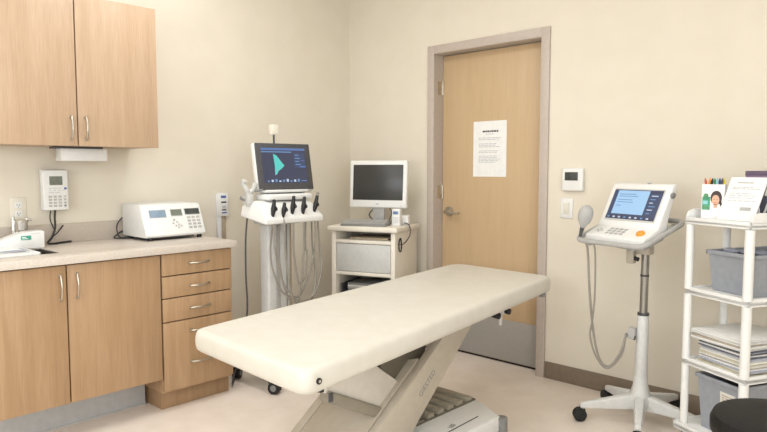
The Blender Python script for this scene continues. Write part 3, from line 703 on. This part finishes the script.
# ------------------------------------------------------------------ ECG trolley
HX, HY = 2.39, -.30
tr = thing('monitor_trolley', 'white wheeled pole stand with grey-railed tray by the back wall', 'trolley', (HX, HY, 0))
angs = (218, 290, 2, 74, 146)
m = MB(); m.lathe([(0, .075), (.05, .075), (.056, .09), (.054, .13), (.036, .19), (.031, .24), (.0, .24)], 'silver', n=28, X=Matrix.Translation((HX, HY, 0))); m.build('hub', tr)
for a in angs:
    c, s_ = math.cos(R(a)), math.sin(R(a)); X = Matrix.Translation((HX, HY, 0)) @ Matrix.Rotation(R(a), 4, 'Z')
    m = MB(); m.hexa([(.02, -.030, .075), (.29, -.016, .068), (.29, .016, .068), (.02, .030, .075)], [(.02, -.024, .150), (.29, -.013, .094), (.29, .013, .094), (.02, .024, .150)], 'silver', .006, 3, X=X); lg = m.build('base_leg', tr)
    m = MB(); m.cyl((.275, 0, .070), (.275, 0, .055), .009, 'steel', n=12, X=X); m.box((.285, 0, .052), (.045, .022, .022), 'rubber', .006, X=X)
    for sg in (-1, 1): m.cyl((.290, .004*sg, .0335), (.290, .022*sg, .0335), .033, 'rubber', n=24, b=.006, X=X)
    m.build('caster', lg)
m = MB(); m.cyl((HX, HY, .22), (HX + .004, HY, .545), .031, 'silver', r2=.027, n=28, b=.003); m.build('lower_column', tr)
m = MB(); m.cyl((HX + .004, HY, .545), (HX + .006, HY, .885), .019, 'steel', n=24); m.cyl((HX + .004, HY, .543), (HX + .004, HY, .555), .0275, 'dark', n=24); m.cyl((HX + .005, HY, .735), (HX + .005, HY, .745), .0205, 'dark', n=24); m.build('upper_column', tr)
ea = R(-19); O = Vector((2.148, -.436, .912)); EM = Matrix.Translation(O) @ Matrix.Rotation(ea, 4, 'Z')
DW, DD = .352, .245
TM = EM @ Matrix.Rotation(R(20), 4, 'X')
m = MB(); m.lohi((.01, .0, -.022), (DW - .01, DD, -.002), 'lightgrey', .006, X=TM); m.lohi((.12, .08, -.075), (.27, .23, -.021), 'grey', .008, X=TM); m.build('tray', tr)
def rail(mb, r_, z_, x0, y0, x1, y1, c):
    P = []
    for (cx_, cy_, a0) in ((x1 - c, y0 + c, -90), (x1 - c, y1 - c, 0), (x0 + c, y1 - c, 90), (x0 + c, y0 + c, 180)):
        for k_ in range(7): P.append((cx_ + c*math.cos(R(a0 + 15*k_)), cy_ + c*math.sin(R(a0 + 15*k_)), z_))
    mb.tube(P, r_, 'grey', n=12, smooth=0, closed=True, X=TM)
m = MB(); rail(m, .0125, .008, -.028, -.036, DW + .020, DD + .030, .045)
for (xx, yy) in ((.05, -.036), (.31, -.036), (.05, DD + .026), (.31, DD + .026)): m.box((xx, (yy + (.02 if yy < 0 else DD - .02))/2, -.012), (.02, abs(yy - (.02 if yy < 0 else DD - .02)), .012), 'grey', .003, X=TM)
m.build('tray_rail', tr)
m = MB(); m.cyl((HX + .006, HY, .875), (HX + .006, HY, .90), .034, 'bed_metal', n=20); m.lohi((HX - .06, HY - .075, .800), (HX - .025, HY - .03, .875), 'bed_metal', .006); m.cyl((HX - .03, HY - .055, .828), (HX - .005, HY - .055, .822), .010, 'black', n=12); m.lohi((HX - .06, HY - .04, .845), (HX + .04, HY + .02, .885), 'bed_metal', .005); m.build('tray_clamp', tr)
m = MB(); m.box((HX - .036, HY - .025, .452), (.034, .045, .055), 'grey', .004); m.cyl((HX - .05, HY - .035, .443), (HX - .062, HY - .048, .440), .010, 'mid', n=10); m.box((HX - .022, HY - .04, .432), (.012, .012, .02), 'black', .002); m.build('cord_clip', tr)

# the device on the tray
ec = thing('patient_monitor', 'white portable monitor with lit blue screen and orange dial on the pole stand', 'medical device', O, ea)
def dv(mb): return mb
prof = [(.0, .0), (.0, .022), (.006, .028), (.085, .066), (.092, .074), (.190, .270), (.205, .276), (.216, .266), (.160, .11), (.150, .0565)]
m = MB(); m.prism(prof, 0, .0, DW, 'white', .005, 3); m.build('housing', ec, False)
KB = plane_at((0, .006, .028), (1, 0, 0), (0, .079, .038)); FS = plane_at((0, .092, .074), (1, 0, 0), (0, .098, .196)); hs = math.hypot(.098, .196)
m = MB(); m.box((.173, hs*.50, .0), (.296, .172, .006), 'lightgrey', .003, X=FS); m.build('bezel', ec, False)
m = MB(); sx, sy, sw, sh = .030, .032, .286, .156; TX = FS @ Matrix.Translation((0, 0, .0032))
m.poly(rect(sx, sy, sx + sw, sy + sh), 'scr_slate', X=TX); TX = FS @ Matrix.Translation((0, 0, .0042))
m.poly(rect(sx + sw*.09, sy + sh*.17, sx + sw*.74, sy + sh*.97), 'scr_sky', X=TX); m.poly(rect(sx, sy, sx + sw, sy + sh*.12), 'scr_navy', X=TX)
m.poly(rect(sx + sw*.76, sy + sh*.9, sx + sw*.98, sy + sh*.97), 'scr_navy', X=TX)
TX = FS @ Matrix.Translation((0, 0, .0052))
for i, (a, w) in enumerate(((.83, .34), (.76, .40), (.64, .30), (.56, .33), (.44, .10))): m.poly(rect(sx + sw*.14, sy + sh*a, sx + sw*(.14 + w), sy + sh*(a + .022)), 'scr_text', X=TX)
for i in range(8): m.poly(rect(sx + sw*(.04 + .115*i), sy + sh*.035, sx + sw*(.085 + .115*i), sy + sh*.085), 'scr_light' if i % 3 else 'scr_text', X=TX)
for i in range(6): m.poly(rect(sx + sw*.80, sy + sh*(.22 + .115*i), sx + sw*(.87 + .03*(i % 3)), sy + sh*(.25 + .115*i)), 'scr_light' if i % 2 else 'scr_text', X=TX)
m.build('screen', ec, False)
m = MB()
for r_ in range(3):
    for c_ in range(4): m.box((.112 + c_*.028, .024 + r_*.021, .001), (.019, .013, .003), 'grey', .001, X=KB)
m.build('keypad', ec, False); m = MB()
for (x, y) in ((.055, .03), (.070, .04), (.055, .052), (.042, .043)): m.box((x, y, .001), (.012, .009, .003), 'grey', .001, X=KB)
m.build('arrow_keys', ec, False)
m = MB(); m.cyl((.298, .042, -.001), (.298, .042, .012), .021, 'orange', r2=.018, n=24, b=.003, X=KB); k = m.build('dial', ec, False); k['label'] = 'orange round dial'
m = MB(); m.cyl((DW/2 + .03, .204, .273), (DW/2 + .03, .204, .280), .010, 'grey', n=14); m.build('top_button', ec, False)
m = MB(); m.cyl((DW - .002, .180, .225), (DW + .010, .180, .222), .014, 'mid', n=14, b=.003); m.build('side_knob', ec, False)
h0 = Vector((-.006, -.012, .062))
m = MB(); Fh = frame(h0 + Vector((0, 0, 0)), h0 + Vector((.012, .02, .10)))
m.lathe([(0, -.012), (.010, -.010), (.018, .01), (.030, .025), (.036, .05), (.035, .075), (.026, .095), (.012, .106), (0, .108)], 'grey', n=20, X=Fh @ Matrix.Diagonal((1, .75, 1, 1)))
m.lathe([(0, -.060), (.007, -.060), (.009, -.03), (.011, -.008), (0, -.006)], 'dark', n=14, X=Fh); hh = m.build('handset', ec, False); hh['label'] = 'grey rounded handset'
EI = EM.inverted()
m = MB()
b0 = Fh @ Vector((0, 0, -.04))
P = [EM @ Fh @ Vector((0, 0, -.055)), Vector((2.172, -.462, .880)), Vector((2.187, -.455, .66)), Vector((2.206, -.445, .461)), Vector((2.235, -.432, .323)), Vector((2.275, -.410, .287)), Vector((2.318, -.388, .353)), Vector((HX - .060, HY - .045, .443))]
m.tube([EI @ p for p in P], .0058, 'cable', n=8)
P = [EM @ Vector((.03, .0, -.012)), Vector((2.212, -.462, .870)), Vector((2.216, -.458, .66)), Vector((2.206, -.455, .52)), Vector((2.196, -.455, .43)), Vector((2.226, -.440, .325)), Vector((2.272, -.415, .276)), Vector((2.325, -.385, .345)), Vector((HX - .060, HY - .045, .437))]
m.tube([EI @ p for p in P], .0045, 'cable', n=8); m.build('coiled_cord', ec, False)

# ------------------------------------------------------------------ utility cart on the right
UA = R(-27.2)
uo = Vector((2.653, -.476, 0)); UM = Matrix.Translation(uo) @ Matrix.Rotation(UA, 4, 'Z')
ut = thing('utility_cart', 'white four-tier plastic utility cart at the right side', 'cart', uo, UA)
TZ = (1.049, .742, .428, .135); UL, UD = .298, .40
for i, z in enumerate(TZ):
    m = MB(); h = .034 if i else .030; e = (.016, .006, .006, .032)[i]
    x0, x1, y0, y1 = -e, UL + max(e, .012), -e, UD + .03
    m.lohi((x0, y0, z - h), (x1, y1, z - .006), 'white', .008, 3)
    for lo, hi in (((x0, y0, z - h), (x1, y0 + .012, z)), ((x0, y1 - .012, z - h), (x1, y1, z)), ((x0, y0, z - h), (x0 + .012, y1, z)), ((x1 - .012, y0, z - h), (x1, y1, z))): m.lohi(lo, hi, 'white', .004)
    m.build('shelf', ut, False)
m = MB()
for x in (-.010, UL + .010):
    m.prism([(-.012, 1.040), (-.012, 1.055), (-.002, 1.074), (.03, 1.084), (UD - .02, 1.084), (UD + .015, 1.074), (UD + .026, 1.055), (UD + .026, 1.040)], 0, x - .006, x + .006, 'white', .003)
m.build('end_rail', ut, False)
for (x, y) in ((0, 0), (UL, 0), (.0, .21), (UL, UD - .01)):
    m = MB()
    for a, b in zip(TZ[1:], TZ[:-1]): m.cyl((x, y, a - .008), (x, y, b - .031), .0165 if x == 0 else .0185, 'white', n=20)
    m.build('post', ut, False)
for (x, y) in ((0, 0), (UL, 0), (0, UD), (UL, UD)):
    m = MB(); m.cyl((x, y, .102), (x, y, .06), .010, 'steel', n=10); k = m.build('caster', ut, False)
    m = MB(); m.cyl((x - .013, y, .0335), (x + .013, y, .0335), .033, 'rubber', n=20, b=.005); m.build('wheel', k, False)

def bin_(name, label, x0, x1, y0, y1, z, h, inner, lab=False, rz=0):
    o = thing(name, label, 'bin', UM @ Vector(((x0 + x1)/2, (y0 + y1)/2, z)), UA + rz)
    w, d = (x1 - x0)/2, (y1 - y0)/2; tb = .90
    m = MB(); t = bmesh.new()
    def rg(s_, zz): return [t.verts.new((sx*w*s_, sy*d*s_, zz)) for sx, sy in ((-1, -1), (1, -1), (1, 1), (-1, 1))]
    R0, R1, R2, R3 = rg(tb, .001), rg(1.0, h), rg(.96, h), rg(tb - .04, .006)
    t.faces.new(R0); t.faces.new(R3)
    for a, b in ((R0, R1), (R1, R2), (R2, R3)):
        for i in range(4): t.faces.new((a[i], a[(i+1) % 4], b[(i+1) % 4], b[i]))
    bmesh.ops.recalc_face_normals(t, faces=t.faces); m.take(t, 'bin'); m.build('tub', o, False)
    m = MB()
    for lo, hi in (((-w - .008, -d - .008, h - .014), (w + .008, -d + .004, h + .003)), ((-w - .008, d - .004, h - .014), (w + .008, d + .008, h + .003)), ((-w - .008, -d - .008, h - .014), (-w + .004, d + .008, h + .003)), ((w - .004, -d - .008, h - .014), (w + .008, d + .008, h + .003))): m.lohi(lo, hi, 'bin', .003)
    m.build('rim', o, False)
    if lab:
        m = MB(); X = plane_at((.01, -d*.965, h*.70), (1, 0, 0), (0, -.1*d, h)); m.poly(rect(-.002, -.035, .072, .028), 'paper2', .0025, X=X)
        X = X @ Matrix.Translation((0, 0, .0026)); lines(m, X, [.012, .002, -.008, -.02], .006, .062, .004, 'tan', .1); m.build('label', o, False)
    return o, w, d
b1, w, d = bin_('storage_bin', 'open grey bin on the second shelf of the utility cart', .060, .280, .045, .40, TZ[1] - .0055, .172, 'bin_liner')
b2, w2, d2 = bin_('storage_bin', 'grey bin with pale label on the bottom shelf of the utility cart', .050, .268, .02, .40, TZ[3] - .0055, .238, 'bin_liner', True)
for bo, ww, dd, hh, lab in ((b1, w, d, .125, 'crumpled pale and dark bags lying inside the second-shelf bin'), (b2, w2, d2, .195, 'black bag lining the bottom-shelf bin')):
    m = MB(); t = bmesh.new(); bmesh.ops.create_grid(t, x_segments=16, y_segments=16, size=1)
    for v in t.verts:
        fx = (1 - abs(v.co.x)**4)*(1 - abs(v.co.y)**4); v.co = Vector((v.co.x*ww*.88, v.co.y*dd*.90, hh + .012*math.sin(7*v.co.x + 3*v.co.y) + .018*fx*random.random()))
    r_ = bmesh.ops.extrude_face_region(t, geom=t.faces[:]); 
    for v in [e for e in r_['geom'] if isinstance(e, bmesh.types.BMVert)]: v.co.z = .012; v.co.x *= .94; v.co.y *= .94
    m.take(t, 'bin_liner'); o = m.build('bag'); o.location = bo.location; o.rotation_euler = bo.rotation_euler; tag(o, lab, 'bag')
m = MB(); 
# pale crumpled packet sticking out of the upper bin
for i in range(3): m.ball((-.075 + .03*i, -.09 + .05*i, .170 - .004*i), .03, 'lilac', (1.2, 1.0, .45), n=10)
o = m.build('packet'); o.location = b1.location; o.rotation_euler = b1.rotation_euler; tag(o, 'pale grey crumpled packet at the bin edge on the second shelf', 'packet')

# stack of papers on the third shelf
stack = ['yellowpaper', 'paper2', 'lilac', 'paper', 'tan', 'paper2', 'yellowpaper', 'paper', 'paper2', 'lilac', 'slate', 'paper', 'dark', 'slate', 'paper2', 'paper', 'tan', 'paper', 'paper2', 'paper']
z = TZ[2] - .0055
names = ['lowest', 'second', 'third', 'fourth', 'fifth', 'sixth', 'seventh', 'eighth', 'ninth', 'tenth', 'eleventh', 'twelfth', 'thirteenth', 'fourteenth', 'fifteenth', 'sixteenth', 'seventeenth', 'eighteenth', 'nineteenth', 'topmost white']
for i, mt in enumerate(stack):
    h = (.005, .008, .006, .007)[i % 4]
    upper = i > 13
    dx, dy = (random.uniform(-.008, .008) - (.022 if upper else 0), random.uniform(-.008, .008) - (.02 if upper else 0)); a = random.uniform(-.05, .05)
    m = MB(); m.lohi((-.125, -.155, .0), (.125, .155, h), mt, .0006); 
    m.lohi((-.1256, -.1556, h*.80), (.1256, .1556, h*.97), 'inkgrey')
    o = m.build('magazine'); o.location = UM @ Vector((.168 + dx, .185 + dy, z)); o.rotation_euler = (0, 0, UA + a); z += h + .0005
    tag(o, names[i] + (' magazine counted up from the bottom of the stack on the cart' if 0 < i < 19 else ' magazine of the stack on the third cart shelf'), 'magazine', 'magazine stack on the third cart shelf')

# things on the top shelf
zt = TZ[0] - .0055
hb = thing('pen_holder', 'white card holder printed with a dark-haired woman, pens on top', 'holder', UM @ Vector((.066, .058, zt)), R(6))
m = MB(); m.prism([(-.035, .0), (-.035, .004), (-.025, .148), (.03, .148), (.045, .0)], 0, -.044, .044, 'acrylic', .002); m.build('body', hb, False)
HP = plane_at((0, -.0355, .004), (1, 0, 0), (0, .010, .144))
m = MB(); m.poly(rect(-.042, .002, .042, .132), 'paper', .001, X=HP); sh_ = m.build('printed_card', hb, False)
def ell(cx, cy, a, b, n=18): return [(cx + a*math.cos(2*math.pi*i/n), cy + b*math.sin(2*math.pi*i/n)) for i in range(n)]
m = MB(); X1 = HP @ Matrix.Translation((0, 0, .0011)); X2 = HP @ Matrix.Translation((0, 0, .002)); X3 = HP @ Matrix.Translation((0, 0, .0029))
m.poly(ell(.013, .088, .022, .030), 'hair', X=X1); m.poly([(.030, .085), (.036, .060), (.030, .052), (.024, .070)], 'hair', X=X1)
m.poly(ell(.011, .078, .0145, .022), 'skin', X=X2); m.poly([(.004, .062), (.018, .062), (.018, .044), (.004, .044)], 'skin', X=X2); m.poly([(-.012, .030), (-.004, .046), (.026, .050), (.038, .034), (.038, .010), (-.012, .010)], 'acrylic', X=X2)
m.poly(ell(.006, .081, .0016, .0016, 8), 'hair', X=X3); m.poly(ell(.017, .081, .0016, .0016, 8), 'hair', X=X3); m.poly(rect(.007, .066, .016, .0685), 'red', X=X3)
m.poly(rect(-.040, .036, -.010, .092), 'green', X=X1); m.poly(ell(-.027, .096, .010, .010), 'pengreen', X=X1); m.poly(rect(-.037, .060, -.018, .075), 'pencyan', X=X2); m.poly(rect(-.036, .040, -.014, .050), 'pengreen', X=X2)
m.build('printed_picture', hb, False)
for i, (mt, dx, a, nm) in enumerate((('red', -.033, -.25, 'red'), ('orange', -.022, .2, 'orange'), ('black', -.010, .15, 'black'), ('pengreen', .0, -.1, 'green'), ('pencyan', .009, .12, 'cyan'), ('penblue', .018, .0, 'navy blue'), ('dark', .027, .25, 'dark grey'), ('yellow', .036, -.15, 'yellow'))):
    m = MB(); m.cyl((0, 0, 0), (0, 0, .014), .005, mt, n=10); m.cyl((0, 0, .014), (0, 0, .026), .005, mt, r2=.002, n=10)
    o = m.build('marker_pen'); o.location = Matrix.LocRotScale(hb.location, hb.rotation_euler, None) @ Vector((dx, -.005 + .012*(i % 2), .1485)); o.rotation_euler = (0, a*.6, R(12)); tag(o, nm + ' marker pen standing on top of the picture card holder', 'pen', 'marker pens in the holder')
dcu = thing('document_stand', 'white typed document leaning on a stand on the top cart shelf', 'document', UM @ Vector((.202, .048, zt)), R(-20))
DP = plane_at((0, -.028, .004), (1, .0, 0), (.0, .088, .172))
m = MB(); m.box((0, .094, -.005), (.150, .190, .010), 'acrylic', .002, X=DP); m.prism([(-.024, .0), (-.024, .006), (.10, .006), (.10, .0)], 0, -.075, .075, 'acrylic', .001); m.prism([(.094, .0), (.052, .15), (.058, .15), (.100, .0)], 0, -.03, .03, 'acrylic', .001); m.build('stand', dcu, False)
m = MB(); m.box((0, .098, .001), (.158, .196, .0016), 'paper', X=DP); m.build('sheet', dcu, False)
m = MB(); X = DP @ Matrix.Translation((0, 0, .0020)); m.poly(rect(-.042, .168, .025, .173), 'key', X=X); m.build('heading', dcu, False); m = MB(); m.poly(rect(.006, .045, .052, .060), 'grey', X=X); m.build('stamp', dcu, False); m = MB(); lines(m, X, [.148, .141], -.06, .062, .003, 'inkgrey'); m.build('paragraph', dcu, False); m = MB(); lines(m, X, [.120, .110, .100, .086], -.06, .062, .003, 'inkgrey')
m.build('paragraph', dcu, False)
m = MB(); m.box((0, 0, .103), (.20, .016, .206), 'purple', .003); m.box((0, -.0002, .195), (.203, .0185, .020), 'purple_dk', .002)
o = m.build('folder'); o.location = UM @ Vector((.100, .345, zt)); o.rotation_euler = (R(-5), 0, R(14)); tag(o, 'purple folder standing upright behind the typed document', 'folder')
for i, (mt, w_, h_) in enumerate((('slate', .020, .175), ('paper', .010, .18), ('navy', .022, .185), ('lilac', .012, .18), ('dark', .022, .18))):
    o = thing('binder', ('slate grey', 'thin white', 'navy blue', 'thin pale lilac', 'black')[i] + ' binder leaning right of the typed document on the cart', 'binder', UM @ Vector((.160, .235, zt)), R(-12), 'binders on the top cart shelf')
    m = MB(); m.box((0, 0, h_/2 + .001), (w_, .11, h_), mt, .002); c = m.build('cover', o, False)
    m = MB(); m.box((0, -.0552, h_*.7), (w_*.6, .001, h_*.25), 'paper2'); m.build('spine_label', o, False)
    off = (0, .018, .036, .056, .076)[i]
    o.location = Vector(o.location) + Matrix.Rotation(R(-12), 3, 'Z') @ Vector((off, .0, .006)); o.rotation_euler = Euler((0, R(17), R(-12)))

# ------------------------------------------------------------------ stool in the near right corner
stl = thing('stool', 'black round upholstered stool in the near right corner', 'stool', (3.205, -1.405, 0))
X0 = Matrix.Translation((3.205, -1.405, 0))
m = MB(); m.lathe([(0, .490), (.15, .490), (.172, .500), (.180, .517), (.180, .546), (.172, .563), (.150, .571), (.08, .574), (0, .575)], 'seat', n=48, X=X0); m.build('seat', stl)
m = MB(); m.lathe([(0, .472), (.09, .472), (.09, .491), (0, .491)], 'black', X=X0); m.cyl((3.205, -1.405, .10), (3.205, -1.405, .465), .022, 'chrome', n=20); m.build('gas_column', stl)
for i in range(5):
    X = X0 @ Matrix.Rotation(R(20 + 72*i), 4, 'Z')
    m = MB(); m.hexa([(.0, -.022, .075), (.25, -.014, .065), (.25, .014, .065), (0, .022, .075)], [(0, -.018, .12), (.25, -.010, .085), (.25, .010, .085), (0, .018, .12)], 'black', .005, X=X); lg = m.build('base_leg', stl)
    m = MB(); m.cyl((.24, 0, .068), (.24, 0, .05), .008, 'steel', n=10, X=X)
    for sg in (-1, 1): m.cyl((.248, .004*sg, .0285), (.248, .018*sg, .0285), .028, 'rubber', n=18, b=.004, X=X)
    m.build('caster', lg)

# ------------------------------------------------------------------ ceiling lights (above the frame)
for i, (x, y, e, lab) in enumerate(((1.15, -1.65, 11, 'recessed ceiling light panel above the left edge of the examination table'), (3.50, -1.90, 4, 'recessed ceiling light panel above the utility cart'), (1.25, -3.55, 9, 'recessed ceiling light panel above the sink side of the room'), (3.75, -3.60, 6, 'recessed ceiling light panel near the viewer'))):
    t = thing('ceiling_light', lab, 'ceiling light', (x, y, ZC), 0)
    m = MB()
    for lo, hi in (((-.62, -.32, -.02), (.62, -.30, 0)), ((-.62, .30, -.02), (.62, .32, 0)), ((-.62, -.30, -.02), (-.60, .30, 0)), ((.60, -.30, -.02), (.62, .30, 0))): m.lohi(lo, hi, 'white', .002)
    m.build('frame', t, False)
    m = MB(); m.lohi((-.60, -.30, -.012), (.60, .30, -.002), 'lamp'); m.build('diffuser', t, False)
    L = bpy.data.lights.new('ceiling_lamp', 'AREA'); L.shape = 'RECTANGLE'; L.size = 1.18; L.size_y = .58; L.energy = e; L.color = (.93, .965, 1.0)
    lo = bpy.data.objects.new('ceiling_lamp', L); COL.objects.link(lo); lo.location = (x, y, ZC - .022)

# fill lamps at the two added, unseen windows
for nm, pos, rot, sx_, e in (('added_window_fill', (XR + .025, (WR0 + WR1)/2, (WZ0 + WZ1)/2), (0, R(90), 0), WR1 - WR0 - .1, 46), ('added_window_fill', ((WF0 + WF1)/2, YF - .025, (WZ0 + WZ1)/2), (R(90), 0, 0), WF1 - WF0 - .1, 42)):
    L = bpy.data.lights.new(nm, 'AREA'); L.shape = 'RECTANGLE'; L.energy = e; L.color = (.89, .95, 1.0)
    L.size, L.size_y = (1.2, sx_) if rot[1] else (sx_, 1.2)
    lo = bpy.data.objects.new(nm, L); COL.objects.link(lo); lo.location = pos; lo.rotation_euler = rot

# ------------------------------------------------------------------ world, camera, view
w = bpy.data.worlds.new('room_ambient'); SC.world = w; w.use_nodes = True
w.node_tree.nodes['Background'].inputs[0].default_value = (.9, .95, 1, 1); w.node_tree.nodes['Background'].inputs[1].default_value = .3
cam = bpy.data.cameras.new('camera'); cam.sensor_width = 36; cam.lens = 634.8/767*36; cam.clip_start = .05
co = bpy.data.objects.new('camera', cam); COL.objects.link(co); co.location = (3.576, -3.406, 1.255)
co.rotation_euler = (R(90 - 4.19), 0, R(43.38)); SC.camera = co
vs = SC.view_settings
vs.view_transform = 'Standard'; vs.look = 'None'; vs.gamma = 1; vs.use_curve_mapping = False; vs.exposure = 0.16
